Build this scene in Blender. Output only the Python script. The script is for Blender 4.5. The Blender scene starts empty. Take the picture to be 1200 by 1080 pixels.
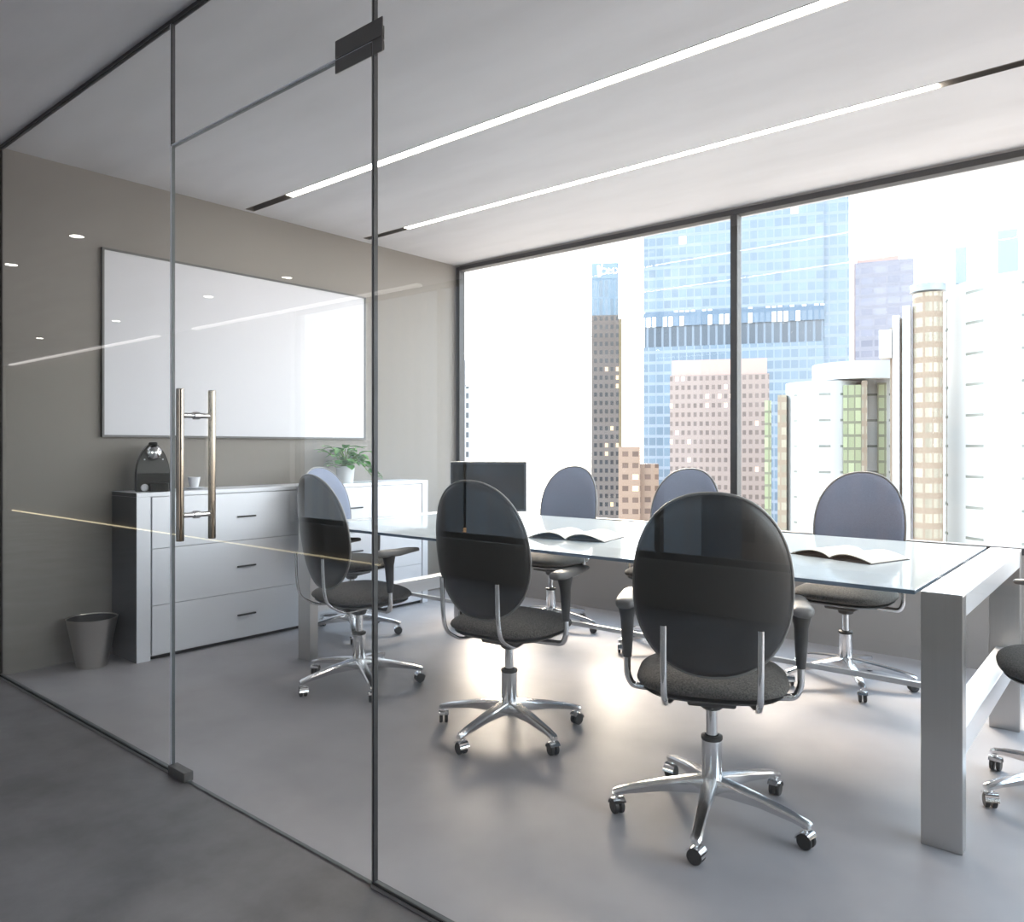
import bpy, bmesh, math, random
from mathutils import Vector, Matrix

random.seed(7)
PI = math.pi
S = bpy.context.scene
COL = S.collection

# ------------------------------------------------------------------ materials
def new_mat(name):
    m = bpy.data.materials.new(name)
    m.use_nodes = True
    nt = m.node_tree
    nt.nodes.clear()
    out = nt.nodes.new('ShaderNodeOutputMaterial')
    return m, nt, out


def pbr(name, col, rough=0.5, metal=0.0, spec=0.5, noise=0.0, nscale=8.0, bump=0.0, bscale=200.0,
        rough_noise=0.0, stretch=(1, 1, 1), emit=None, coat=0.0, detail=6.0):
    m, nt, out = new_mat(name)
    N, L = nt.nodes, nt.links
    b = N.new('ShaderNodeBsdfPrincipled')
    L.new(b.outputs[0], out.inputs[0])
    b.inputs['Base Color'].default_value = (*col, 1)
    b.inputs['Roughness'].default_value = rough
    b.inputs['Metallic'].default_value = metal
    b.inputs['Specular IOR Level'].default_value = spec
    b.inputs['Coat Weight'].default_value = coat
    if emit:
        b.inputs['Emission Color'].default_value = (*emit[:3], 1)
        b.inputs['Emission Strength'].default_value = emit[3]
    tc = N.new('ShaderNodeTexCoord')
    mp = N.new('ShaderNodeMapping')
    mp.inputs['Scale'].default_value = stretch
    L.new(tc.outputs['Object'], mp.inputs['Vector'])
    if noise or rough_noise:
        nz = N.new('ShaderNodeTexNoise')
        nz.inputs['Scale'].default_value = nscale
        nz.inputs['Detail'].default_value = detail
        nz.inputs['Roughness'].default_value = 0.6
        L.new(mp.outputs[0], nz.inputs['Vector'])
        if noise:
            rp = N.new('ShaderNodeMapRange')
            rp.inputs['From Min'].default_value = 0.15
            rp.inputs['From Max'].default_value = 0.85
            rp.inputs['To Min'].default_value = 1 - noise
            rp.inputs['To Max'].default_value = 1 + noise
            L.new(nz.outputs['Fac'], rp.inputs['Value'])
            mx = N.new('ShaderNodeVectorMath')
            mx.operation = 'SCALE'
            mx.inputs[0].default_value = col
            L.new(rp.outputs[0], mx.inputs['Scale'])
            L.new(mx.outputs[0], b.inputs['Base Color'])
        if rough_noise:
            rr = N.new('ShaderNodeMapRange')
            rr.inputs['From Min'].default_value = 0.25
            rr.inputs['From Max'].default_value = 0.75
            rr.inputs['To Min'].default_value = max(0.02, rough - rough_noise)
            rr.inputs['To Max'].default_value = rough + rough_noise
            L.new(nz.outputs['Fac'], rr.inputs['Value'])
            L.new(rr.outputs[0], b.inputs['Roughness'])
    if bump:
        nb = N.new('ShaderNodeTexNoise')
        nb.inputs['Scale'].default_value = bscale
        nb.inputs['Detail'].default_value = 3
        L.new(mp.outputs[0], nb.inputs['Vector'])
        bp = N.new('ShaderNodeBump')
        bp.inputs['Strength'].default_value = bump
        bp.inputs['Distance'].default_value = 0.002
        L.new(nb.outputs['Fac'], bp.inputs['Height'])
        L.new(bp.outputs[0], b.inputs['Normal'])
    return m


def glass_mat(name, tint=(0.97, 0.985, 0.98), ior=1.5, gain=1.0):
    """Clear flat pane: straight-through light plus the mirror reflection of both faces."""
    m, nt, out = new_mat(name)
    N, L = nt.nodes, nt.links
    tr = N.new('ShaderNodeBsdfTransparent')
    tr.inputs[0].default_value = (*tint, 1)
    gl = N.new('ShaderNodeBsdfGlossy')
    gl.inputs['Roughness'].default_value = 0.0
    fr = N.new('ShaderNodeFresnel')
    fr.inputs['IOR'].default_value = ior
    geo = N.new('ShaderNodeNewGeometry')
    # both faces of a pane: R = 2F/(1+F); inner faces do not reflect again
    a = N.new('ShaderNodeMath'); a.operation = 'ADD'; a.inputs[1].default_value = 1.0
    L.new(fr.outputs[0], a.inputs[0])
    d = N.new('ShaderNodeMath'); d.operation = 'DIVIDE'
    L.new(fr.outputs[0], d.inputs[0]); L.new(a.outputs[0], d.inputs[1])
    k = N.new('ShaderNodeMath'); k.operation = 'MULTIPLY'; k.inputs[1].default_value = 2.0 * gain
    L.new(d.outputs[0], k.inputs[0])
    inv = N.new('ShaderNodeMath'); inv.operation = 'SUBTRACT'; inv.inputs[0].default_value = 1.0
    L.new(geo.outputs['Backfacing'], inv.inputs[1])
    f = N.new('ShaderNodeMath'); f.operation = 'MULTIPLY'; f.use_clamp = True
    L.new(k.outputs[0], f.inputs[0]); L.new(inv.outputs[0], f.inputs[1])
    mx = N.new('ShaderNodeMixShader')
    L.new(f.outputs[0], mx.inputs[0]); L.new(tr.outputs[0], mx.inputs[1]); L.new(gl.outputs[0], mx.inputs[2])
    L.new(mx.outputs[0], out.inputs[0])
    return m


def facade(name, wall, glass, sx, sz, fx=0.6, fz=0.6, lit=0.03, litcol=(1.0, 0.75, 0.45), litstr=6.0,
           grough=0.2, wrough=0.8, tint2=None):
    """Wall with a grid of windows; a few windows are lit from inside."""
    m, nt, out = new_mat(name)
    N, L = nt.nodes, nt.links
    b = N.new('ShaderNodeBsdfPrincipled')
    L.new(b.outputs[0], out.inputs[0])
    tc = N.new('ShaderNodeTexCoord')
    sp = N.new('ShaderNodeSeparateXYZ')
    L.new(tc.outputs['Object'], sp.inputs[0])

    def M(op, a, bb=None, c=None):
        n = N.new('ShaderNodeMath'); n.operation = op
        for i, v in enumerate((a, bb, c)):
            if v is None:
                continue
            if isinstance(v, (int, float)):
                n.inputs[i].default_value = v
            else:
                L.new(v, n.inputs[i])
        return n.outputs[0]
    u = M('DIVIDE', M('ADD', sp.outputs['X'], sp.outputs['Y']), sx)
    w = M('DIVIDE', sp.outputs['Z'], sz)
    mu = M('LESS_THAN', M('FRACT', u), fx)
    mw = M('LESS_THAN', M('FRACT', w), fz)
    mask = M('MULTIPLY', mu, mw)
    cv = N.new('ShaderNodeCombineXYZ')
    L.new(M('FLOOR', u), cv.inputs[0]); L.new(M('FLOOR', w), cv.inputs[1])
    wn = N.new('ShaderNodeTexWhiteNoise'); wn.noise_dimensions = '3D'
    L.new(cv.outputs[0], wn.inputs['Vector'])
    gcol = N.new('ShaderNodeMix'); gcol.data_type = 'RGBA'
    gcol.inputs['A'].default_value = (*[c * 0.9 for c in glass], 1)
    gcol.inputs['B'].default_value = (*(tint2 or [c * 1.25 for c in glass]), 1)
    L.new(wn.outputs['Value'], gcol.inputs['Factor'])
    mx = N.new('ShaderNodeMix'); mx.data_type = 'RGBA'
    mx.inputs['A'].default_value = (*wall, 1)
    L.new(gcol.outputs['Result'], mx.inputs['B']); L.new(mask, mx.inputs['Factor'])
    L.new(mx.outputs['Result'], b.inputs['Base Color'])
    rr = M('ADD', M('MULTIPLY', mask, grough - wrough), wrough)
    L.new(rr, b.inputs['Roughness'])
    b.inputs['Emission Color'].default_value = (*litcol, 1)
    on = M('MULTIPLY', M('GREATER_THAN', wn.outputs['Value'], 1 - lit), mask)
    L.new(M('MULTIPLY', on, litstr), b.inputs['Emission Strength'])
    return m


def frosted(name, col, through, rough=0.06):
    """Frosted glass slab: polished face, scatters light both ways."""
    m, nt, out = new_mat(name)
    N, L = nt.nodes, nt.links
    df = N.new('ShaderNodeBsdfDiffuse'); df.inputs[0].default_value = (*col, 1)
    tl = N.new('ShaderNodeBsdfTranslucent'); tl.inputs[0].default_value = (*through, 1)
    m1 = N.new('ShaderNodeMixShader'); m1.inputs[0].default_value = .42
    L.new(df.outputs[0], m1.inputs[1]); L.new(tl.outputs[0], m1.inputs[2])
    gl = N.new('ShaderNodeBsdfGlossy'); gl.inputs['Roughness'].default_value = rough
    lw = N.new('ShaderNodeLayerWeight'); lw.inputs[0].default_value = .58
    m2 = N.new('ShaderNodeMixShader')
    L.new(lw.outputs['Fresnel'], m2.inputs[0]); L.new(m1.outputs[0], m2.inputs[1]); L.new(gl.outputs[0], m2.inputs[2])
    L.new(m2.outputs[0], out.inputs[0])
    return m


MAT = {}
def mats():
    M = MAT
    M['concrete_floor'] = pbr('concrete floor', (0.395, 0.38, 0.395), rough=0.44, noise=0.24, nscale=1.5, spec=0.34)
    M['corridor_floor'] = pbr('dark corridor concrete', (0.185, 0.178, 0.186), rough=0.42, noise=0.6, nscale=2.2, detail=10.0, spec=0.42)
    M['concrete_ceiling'] = pbr('concrete ceiling', (0.66, 0.65, 0.675), rough=0.75, noise=0.15, nscale=1.6, stretch=(0.45, 1.7, 1))
    M['wall_paint'] = pbr('taupe wall paint', (0.265, 0.245, 0.225), rough=0.75, noise=0.03, nscale=30)
    M['sill_paint'] = pbr('grey brown wall paint', (0.36, 0.335, 0.32), rough=0.8, noise=0.03, nscale=20)
    M['pane'] = glass_mat('clear glass')
    M['window_glass'] = glass_mat('window glass', tint=(0.985, 0.99, 0.99), gain=0.4)
    M['glass_edge'] = pbr('pane edge', (0.10, 0.115, 0.12), rough=0.3)
    M['seal'] = pbr('seal strip', (0.88, 0.91, 0.96), rough=0.5)
    M['seal_grey'] = pbr('grey seal strip', (0.30, 0.29, 0.28), rough=0.5)
    M['seal_dark'] = pbr('dark seal strip', (0.03, 0.03, 0.032), rough=0.5)
    M['track'] = pbr('dark track', (0.055, 0.055, 0.057), rough=0.45, metal=0.3)
    M['track_light'] = pbr('bright track edge', (0.62, 0.62, 0.62), rough=0.3, metal=0.8)
    M['frame'] = pbr('window frame', (0.05, 0.047, 0.047), rough=0.5)
    M['patch'] = pbr('patch fitting metal', (0.15, 0.145, 0.14), rough=0.45, metal=0.5)
    M['chrome'] = pbr('polished steel', (0.80, 0.80, 0.80), rough=0.10, metal=1.0)
    M['bronze_chrome'] = pbr('smoked chrome', (0.30, 0.265, 0.225), rough=0.07, metal=1.0)
    M['alu'] = pbr('polished aluminium', (0.78, 0.78, 0.79), rough=0.2, metal=1.0)
    M['steel'] = pbr('brushed steel', (0.50, 0.49, 0.48), rough=0.28, metal=0.9, noise=0.04, nscale=3, stretch=(60, 60, 1))
    M['steel_white'] = pbr('bright brushed steel', (0.80, 0.80, 0.81), rough=0.35, metal=0.6)
    M['tabletop'] = frosted('frosted pale blue glass', (0.80, 0.92, 1.0), (0.72, 0.88, 1.0))
    M['tabletop_edge'] = pbr('tabletop edge', (0.16, 0.22, 0.28), rough=0.2)
    M['fabric'] = pbr('charcoal fabric', (0.092, 0.085, 0.077), rough=0.95, noise=1.0, nscale=190, bump=0.5, bscale=300, detail=2)
    M['fabric_blue_veil'] = pbr('fabric with blue reflection', (0.21, 0.235, 0.315), rough=0.95, noise=0.25, nscale=300, bump=0.3, bscale=500, detail=2)  # blue tint of reflected light put into the cushion colour
    M['shell'] = pbr('dark shell', (0.032, 0.030, 0.028), rough=0.33, spec=0.4)
    M['rim'] = pbr('shell rim', (0.20, 0.19, 0.18), rough=0.35)
    M['plastic'] = pbr('dark plastic', (0.05, 0.048, 0.046), rough=0.42)
    M['pad'] = pbr('armrest pad', (0.17, 0.165, 0.16), rough=0.45)
    M['rubber'] = pbr('castor rubber', (0.03, 0.03, 0.03), rough=0.5)
    M['board'] = pbr('whiteboard surface', (0.64, 0.64, 0.68), rough=0.28, spec=0.4)
    M['board_frame'] = pbr('whiteboard frame', (0.10, 0.10, 0.10), rough=0.4, metal=0.6)
    M['cab'] = pbr('brushed cabinet front', (0.80, 0.81, 0.85), rough=0.45, metal=0.2, noise=0.02, nscale=4, stretch=(1, 1, 60))
    M['cab_shaded_side'] = pbr('shaded cabinet side', (0.10, 0.105, 0.115), rough=0.4)
    M['gap'] = pbr('shadow gap', (0.02, 0.02, 0.02), rough=0.7)
    M['pull'] = pbr('dark pull', (0.06, 0.06, 0.06), rough=0.35, metal=0.6)
    M['bin'] = pbr('brushed bin steel', (0.60, 0.58, 0.55), rough=0.3, metal=1.0)
    M['bin_in'] = pbr('bin inside', (0.05, 0.05, 0.05), rough=0.6)
    M['machine'] = pbr('machine plastic', (0.11, 0.11, 0.105), rough=0.35)
    M['machine_dark'] = pbr('machine black', (0.018, 0.018, 0.018), rough=0.3)
    M['machine_side'] = pbr('machine side', (0.05, 0.05, 0.075), rough=0.3)
    M['china'] = pbr('white china', (0.78, 0.79, 0.82), rough=0.2)
    M['coffee'] = pbr('coffee', (0.03, 0.015, 0.008), rough=0.1)
    M['leaf'] = pbr('leaf green', (0.14, 0.36, 0.08), rough=0.45, noise=0.35, nscale=18)
    M['stem'] = pbr('stem green', (0.16, 0.26, 0.07), rough=0.6)
    M['soil'] = pbr('potting soil', (0.04, 0.028, 0.02), rough=0.95, noise=0.4, nscale=60)
    M['asphalt'] = pbr('asphalt', (0.05, 0.05, 0.052), rough=0.9, noise=0.2, nscale=2)
    M['screen'] = pbr('screen', (0.016, 0.015, 0.012), rough=0.16, spec=0.5)
    M['bezel'] = pbr('screen bezel', (0.025, 0.025, 0.025), rough=0.35)
    M['casing'] = pbr('silver casing', (0.6, 0.6, 0.6), rough=0.35, metal=0.7)
    M['page'] = pbr('paper pages', (0.72, 0.69, 0.62), rough=0.85, noise=0.02, nscale=60)
    M['cover'] = pbr('dark book cover', (0.03, 0.028, 0.026), rough=0.6)
    M['lamp'] = pbr('light diffuser', (0.9, 0.9, 0.9), rough=0.6, emit=(1.0, 0.94, 0.88, 25.0))
    M['lamp_dim'] = pbr('cove light diffuser', (0.9, 0.9, 0.9), rough=0.6, emit=(1.0, 0.95, 0.92, 1.3))
    M['lamp_warm'] = pbr('floor line light', (0.9, 0.8, 0.5), rough=0.6, emit=(1.0, 0.86, 0.55, 2.4))
    M['downlight'] = pbr('downlight lens', (0.9, 0.9, 0.9), rough=0.5, emit=(1.0, 0.96, 0.9, 12.0))
    M['housing'] = pbr('light channel', (0.22, 0.20, 0.18), rough=0.4, metal=0.6)
    # city
    M['white_tower'] = facade('pale stepped facade', (0.36, 0.36, 0.37), (0.05, 0.055, 0.065), 1.1, 2.2, 0.55, 0.55, lit=0)
    M['bank_wall'] = facade('stone facade with square windows', (0.125, 0.10, 0.087), (0.026, 0.026, 0.028), 1.06, 1.65, 0.55, 0.5, lit=0.07, litcol=(1, 0.72, 0.4), litstr=2.0)
    M['bank_top'] = facade('blue glass crown', (0.15, 0.21, 0.27), (0.10, 0.145, 0.19), 1.06, 3.6, 0.62, 0.9, lit=0)
    M['cream'] = pbr('cream stone', (0.38, 0.29, 0.17), rough=0.8)
    M['blue_tower'] = facade('blue glass curtain wall', (0.20, 0.23, 0.275), (0.125, 0.165, 0.21), 1.1, 1.55, 0.86, 0.72, lit=0.012, litcol=(1, 0.9, 0.75), litstr=4.0, tint2=(0.15, 0.20, 0.25))
    M['plant_band'] = facade('louvred plant floor', (0.16, 0.19, 0.23), (0.065, 0.08, 0.10), 1.1, 30.0, 0.72, 1.0, lit=0)
    M['band_light'] = facade('lit floor', (0.1, 0.14, 0.19), (0.11, 0.15, 0.2), 0.8, 3.0, 0.7, 0.8, lit=0.45, litcol=(1, 0.95, 0.85), litstr=3.0)
    M['grey_office'] = facade('pale lilac office facade', (0.24, 0.235, 0.27), (0.19, 0.19, 0.235), 2.2, 1.9, 0.86, 0.6, lit=0)
    M['pink_side'] = facade('white facade with pink bands', (0.50, 0.47, 0.46), (0.36, 0.19, 0.17), 1.5, 50.0, 0.3, 1.0, lit=0)
    M['tan'] = facade('tan stone facade', (0.29, 0.20, 0.145), (0.13, 0.085, 0.065), 1.3, 1.5, 0.6, 0.45, lit=0.03, litcol=(1, 0.8, 0.55), litstr=2.0)
    M['pink'] = facade('pink brown facade', (0.28, 0.215, 0.19), (0.16, 0.125, 0.112), 0.62, 0.95, 0.55, 0.5, lit=0.06, litcol=(1, 0.75, 0.55), litstr=2.2)
    M['pink_crown'] = pbr('pink stone crown', (0.44, 0.29, 0.25), rough=0.8)
    M['hotel'] = facade('white hotel panels', (0.46, 0.46, 0.455), (0.19, 0.20, 0.18), 1.9, 2.1, 0.5, 0.09, lit=0)
    M['hotel_glass'] = facade('green tinted hotel glass', (0.17, 0.17, 0.12), (0.29, 0.32, 0.20), 0.5, 1.05, 0.8, 0.8, lit=0)
    M['hotel_tan'] = facade('warm hotel glass', (0.26, 0.20, 0.15), (0.30, 0.27, 0.21), 0.6, 1.05, 0.8, 0.6, lit=0)
    M['hotel_plain'] = pbr('white render', (0.50, 0.50, 0.50), rough=0.8)
    M['roof_glass'] = pbr('blue grey rooftop glass', (0.25, 0.285, 0.31), rough=0.25)
    M['sign_white'] = pbr('lit sign letters', (0.9, 0.9, 0.9), rough=0.5, emit=(1, 1, 1, 1.5))
    M['sign_blue'] = pbr('sign board blue', (0.19, 0.25, 0.32), rough=0.5)
    M['far_dark'] = facade('dark glass facade', (0.022, 0.02, 0.019), (0.012, 0.014, 0.02), 1.4, 3.2, 0.8, 0.7, lit=0.03, litcol=(1, 0.6, 0.3), litstr=3.0)
    M['far_blue'] = facade('blue facade', (0.035, 0.05, 0.07), (0.04, 0.065, 0.095), 1.2, 3.2, 0.85, 0.75, lit=0.02)
    M['far_pale'] = facade('pale blue facade', (0.085, 0.11, 0.135), (0.065, 0.09, 0.12), 1.1, 40.0, 0.5, 1.0, lit=0)
    M['far_brown'] = facade('brown facade', (0.06, 0.04, 0.03), (0.018, 0.014, 0.012), 1.0, 2.0, 0.6, 0.5, lit=0.0)
mats()

# ------------------------------------------------------------------ mesh helpers
class MB:
    def __init__(s):
        s.bm = bmesh.new()
        s.mi = 0

    def _mark(s, faces):
        for f in faces:
            f.material_index = s.mi

    def box(s, x0, x1, y0, y1, z0, z1, bev=0.0, mat=None, seg=2):
        r = bmesh.ops.create_cube(s.bm, size=1.0)
        vs = r['verts']
        for v in vs:
            v.co = Vector((x0 + (v.co.x + .5) * (x1 - x0), y0 + (v.co.y + .5) * (y1 - y0), z0 + (v.co.z + .5) * (z1 - z0)))
        fs = list({f for v in vs for f in v.link_faces})
        s._mark(fs)
        if bev:
            es = list({e for v in vs for e in v.link_edges})
            g = bmesh.ops.bevel(s.bm, geom=es, offset=bev, segments=seg, profile=0.5, affect='EDGES', clamp_overlap=True)
            vs = [v for v in g['verts']]
            s._mark(g['faces'])
        if mat is not None:
            for v in vs:
                v.co = mat @ v.co
        return vs

    def grid(s, rows, close_u=True, cap0=False, cap1=False):
        """rows: list of rings of points (same count)"""
        vr = [[s.bm.verts.new(p) for p in ring] for ring in rows]
        n = len(vr[0])
        fs = []
        for a, b in zip(vr[:-1], vr[1:]):
            for i in range(n if close_u else n - 1):
                j = (i + 1) % n
                fs.append(s.bm.faces.new((a[i], a[j], b[j], b[i])))
        if cap0:
            fs.append(s.bm.faces.new(list(reversed(vr[0]))))
        if cap1:
            fs.append(s.bm.faces.new(vr[-1]))
        s._mark(fs)
        return vr

    def lathe(s, prof, seg=24, c=(0, 0, 0), axis='z', cap0=True, cap1=True):
        rows = []
        for r, h in prof:
            ring = []
            for i in range(seg):
                a = 2 * PI * i / seg
                p = (r * math.cos(a), r * math.sin(a), h)
                if axis == 'x':
                    p = (p[2], p[0], p[1])
                elif axis == 'y':
                    p = (p[1], p[2], p[0])
                ring.append(Vector(p) + Vector(c))
            rows.append(ring)
        s.grid(rows, True, cap0, cap1)

    def tube(s, pts, r, seg=10, radii=None, flat=1.0):
        pts = [Vector(p) for p in pts]
        up = None
        rows = []
        for i, p in enumerate(pts):
            if i == 0:
                t = pts[1] - pts[0]
            elif i == len(pts) - 1:
                t = pts[-1] - pts[-2]
            else:
                t = (pts[i + 1] - p).normalized() + (p - pts[i - 1]).normalized()
            t.normalize()
            if up is None:
                up = Vector((1, 0, 0)) if abs(t.x) < 0.8 else Vector((0, 0, 1))
            a = (up - t * up.dot(t)).normalized()
            b = t.cross(a)
            up = a
            rr = radii[i] if radii else r
            rows.append([p + a * rr * math.cos(2 * PI * k / seg) + b * rr * flat * math.sin(2 * PI * k / seg) for k in range(seg)])
        s.grid(rows, True, True, True)

    def prism(s, outline, d0, d1, axis='x'):
        """outline (a,b) extruded along an axis"""
        def P(a, b, d):
            return {'x': (d, a, b), 'y': (a, d, b), 'z': (a, b, d)}[axis]
        s.grid([[P(a, b, d0) for a, b in outline], [P(a, b, d1) for a, b in outline]], True, True, True)

    def quad(s, *ps):
        f = s.bm.faces.new([s.bm.verts.new(p) for p in ps])
        f.material_index = s.mi

    def mesh(s, name, mats_, smooth=35, recalc=True):
        if recalc:
            bmesh.ops.recalc_face_normals(s.bm, faces=s.bm.faces[:])
        me = bpy.data.meshes.new(name)
        s.bm.to_mesh(me)
        s.bm.free()
        for m in (mats_ if isinstance(mats_, (list, tuple)) else [mats_]):
            me.materials.append(MAT[m])
        if smooth:
            for p in me.polygons:
                p.use_smooth = True
            me.set_sharp_from_angle(angle=math.radians(smooth))
        return me

    def build(s, name, mats_, parent=None, smooth=35, loc=None, rot=None, recalc=True):
        o = bpy.data.objects.new(name, s.mesh(name, mats_, smooth, recalc))
        COL.objects.link(o)
        if parent:
            o.parent = parent
        if loc:
            o.location = loc
        if rot:
            o.rotation_euler = rot
        return o


def arc(pts, rad, n=5):
    """round the corners of a polyline"""
    pts = [Vector(p) for p in pts]
    out = [pts[0]]
    for a, b, c in zip(pts[:-2], pts[1:-1], pts[2:]):
        d1 = (a - b); d2 = (c - b)
        r = min(rad, d1.length * .45, d2.length * .45)
        p0 = b + d1.normalized() * r
        p1 = b + d2.normalized() * r
        for i in range(n + 1):
            t = i / n
            out.append(p0 * (1 - t) ** 2 + b * 2 * t * (1 - t) + p1 * t * t)
    out.append(pts[-1])
    return out


def empty(name, loc=(0, 0, 0), rz=0.0):
    o = bpy.data.objects.new(name, None)
    o.empty_display_size = 0.1
    COL.objects.link(o)
    o.location = loc
    o.rotation_euler = (0, 0, rz)
    return o


def tag(o, label=None, cat=None, group=None, kind=None):
    if label: o['label'] = label
    if cat: o['category'] = cat
    if group: o['group'] = group
    if kind: o['kind'] = kind
    return o


def copy_tree(o, parent=None):
    c = o.copy()
    COL.objects.link(c)
    if parent:
        c.parent = parent
    for ch in list(o.children):
        copy_tree(ch, c)
    return c


# ------------------------------------------------------------------ dimensions (metres)
ZC = 2.773            # ceiling
YP = 1.375            # glass partition
XW = -4.64            # whiteboard wall
YW = 4.80             # window wall (inner face)
XR = 1.9              # right end of room and corridor
YO = -2.40            # wall across the corridor
XE = -17.0            # far end of corridor

# ------------------------------------------------------------------ setting
b = MB(); b.box(XW - .2, XR + .15, YP, YW + .25, -0.12, 0.0)
tag(b.build('floor', 'concrete_floor', smooth=0), kind='structure')
b = MB(); b.box(XE, XR + .15, YO - .3, YP - .0005, -0.12, 0.0)
tag(b.build('floor_corridor', 'corridor_floor', smooth=0), kind='structure')

# ceiling slab with two long slots for the recessed lights
SL = [(2.768, 2.834, -4.60, 0.60), (3.722, 3.782, -4.56, 0.60)]
b = MB()
ys = [YO - .3] + [v for s_ in SL for v in s_[:2]] + [YW + .25]
T = 0.16
for i in range(0, len(ys) - 1, 2):
    b.box(XE, XR, ys[i], ys[i + 1], ZC, ZC + T)
for y0, y1, x0, x1 in SL:
    b.box(XE, x0, y0, y1, ZC, ZC + T)
    b.box(x1, XR, y0, y1, ZC, ZC + T)
tag(b.build('ceiling', 'concrete_ceiling', smooth=0), kind='structure')

b = MB(); b.box(XW - .15, XW, YP - .02, YW + .05, 0, ZC)
tag(b.build('wall_left', 'wall_paint', smooth=0), kind='structure')
b = MB()
b.box(XR, XR + .15, YO - .3, YP + .1, 0, ZC)
b.box(XR, XR + .15, YP + .1, YW + .25, 0, .635); b.box(XR, XR + .15, YP + .1, YW + .25, 2.755, ZC)
b.box(XR, XR + .15, YW - .02, YW + .25, .635, 2.755)
tag(b.build('wall_right', 'wall_paint', smooth=0), kind='structure')
w3 = tag(empty('added_window_3', (XR + .07, YP + .1, .635)), kind='structure')  # added unseen window that lets daylight in from the right
b = MB()
b.box(-.035, .035, 0, .05, 0, 2.12); b.box(-.035, .035, 3.405, 3.455, 0, 2.12); b.box(-.035, .035, 1.70, 1.75, .037, 2.08)
b.box(-.035, .035, .05, 3.405, 0, .037); b.box(-.035, .035, .05, 3.405, 2.08, 2.12)
b.build('window_frame', 'frame', w3, smooth=0)
for ya, yb in ((.05, 1.70), (1.75, 3.405)):
    b = MB(); b.box(-.008, .008, ya, yb, .037, 2.08)
    b.build('window_pane', 'window_glass', w3, smooth=0)

# window wall: parapet, pier, head
b = MB()
b.box(XW, XR, YW, YW + .22, 0, .635)
b.box(XW, XW + .012, YW, YW + .05, .635, ZC)
b.box(XW + .012, XR, YW, YW + .06, 2.76, ZC)
tag(b.build('wall_back', 'sill_paint', smooth=0), kind='structure')

# window
w = tag(empty('window_1', (XW + .012, YW + .03, .635)), kind='structure')
x0 = XW + .012
b = MB()
def wb(xa, xb, za, zb, d=.035):
    b.box(xa - x0, xb - x0, -d, d, za - .635, zb - .635, bev=.004)
wb(x0, x0 + .042, .635, 2.755); wb(XR - .05, XR, .635, 2.755)
wb(x0 + .042, XR - .05, 2.722, 2.76); wb(x0 + .042, XR - .05, .635, .672)
wb(-2.13, -2.082, .672, 2.722); wb(.47, .518, .672, 2.722)
b.build('window_frame', 'frame', w, smooth=0)
for xa, xb in ((x0 + .042, -2.13), (-2.082, .47), (.518, XR - .05)):
    b = MB(); b.box(xa - x0, xb - x0, -.008, .008, .037, 2.087)
    b.build('window_pane', 'window_glass', w, smooth=0)

# corridor: wall across, its glazing, end walls
b = MB()
b.box(XE, -7.6, YO - .2, YO, 0, ZC)
b.box(-7.6, XR, YO - .2, YO, 0, .35)
tag(b.build('wall_corridor', 'wall_paint', smooth=0), kind='structure')
w2 = tag(empty('window_2', (-7.6, YO - .1, .35)), kind='structure')
b = MB()
xs = [0, 2.35, 4.7, 7.05, 9.5]
for xx in xs:
    b.box(max(0, xx - .025), min(9.5, xx + .025), -.03, .03, 0, ZC - .35)
for xa, xb in zip(xs[:-1], xs[1:]):
    b.box(xa + .025, xb - .025, -.03, .03, 0, .05); b.box(xa + .025, xb - .025, -.03, .03, ZC - .40, ZC - .35)
b.build('window_frame', 'frame', w2, smooth=0)
for xa, xb in zip(xs[:-1], xs[1:]):
    b = MB(); b.box(xa + .025, xb - .025, -.008, .008, .05, ZC - .40)
    b.build('window_pane', 'window_glass', w2, smooth=0)
b = MB(); b.box(XE - .15, XE, YO - .3, YP + .02, 0, ZC)
tag(b.build('wall_end', 'wall_paint', smooth=0), kind='structure')
b = MB(); b.box(XE, XW - .15, YP - .02, YP + .13, 0, ZC)
tag(b.build('wall_side', 'wall_paint', smooth=0), kind='structure')

# ------------------------------------------------------------------ glass partition with door
XJ, XD = -2.775, -1.635     # joints each side of the door
ZT = 2.309                  # door head
GT = .006                   # half thickness
wf = tag(empty('wall_front', (XW, YP, 0)), kind='structure')
def pane(name, parent, ox, oz, xa, xb, za, zb, y=0.0):
    b = MB()
    b.box(xa - ox, xb - ox, y - GT, y + GT, za - oz, zb - oz)
    b.bm.normal_update()
    for f in b.bm.faces:
        f.material_index = 0 if abs(f.normal.y) > .5 else 1
    return b.build(name, ['pane', 'glass_edge'], parent, smooth=0)
pane('glass_panel', wf, XW, 0, XW + .012, XJ - .004, .015, ZC - .015)
pane('glass_panel', wf, XW, 0, XD + .004, XR - .004, .015, ZC - .015)
pane('transom_panel', wf, XW, 0, XJ + .004, XD - .004, ZT + .004, ZC - .015)
b = MB()
b.box(.004, XR - XW, -.009, .009, ZC - .015, ZC)
b.build('top_track', 'track', wf, smooth=0)
for xa, xb in ((XW + .004, XJ), (XD - .002, XR)):
    b = MB()
    b.box(xa - XW, xb - XW, -.009, .009, 0, .014)
    b.mi = 1
    b.box(xa - XW, xb - XW, -.0125, -.0092, 0, .008)
    b.build('bottom_track', ['track', 'track_light'], wf, smooth=0)
b = MB(); b.box(.002, .012, -.009, .009, .014, ZC - .015)
b.build('wall_channel', 'track', wf, smooth=0)
for xj in (XJ, XD):
    b = MB(); b.box(xj - .004 - XW, xj - XW, -.0075, .0075, .014, ZC - .015)
    b.mi = 1
    b.box(xj - XW, xj + .0042 - XW, -.0075, .0075, (.014 if xj == XD else ZT), ZC - .015)
    b.build('joint_seal', ['seal' if xj == XJ else 'seal_grey', 'seal_dark'], wf, smooth=0)
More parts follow.
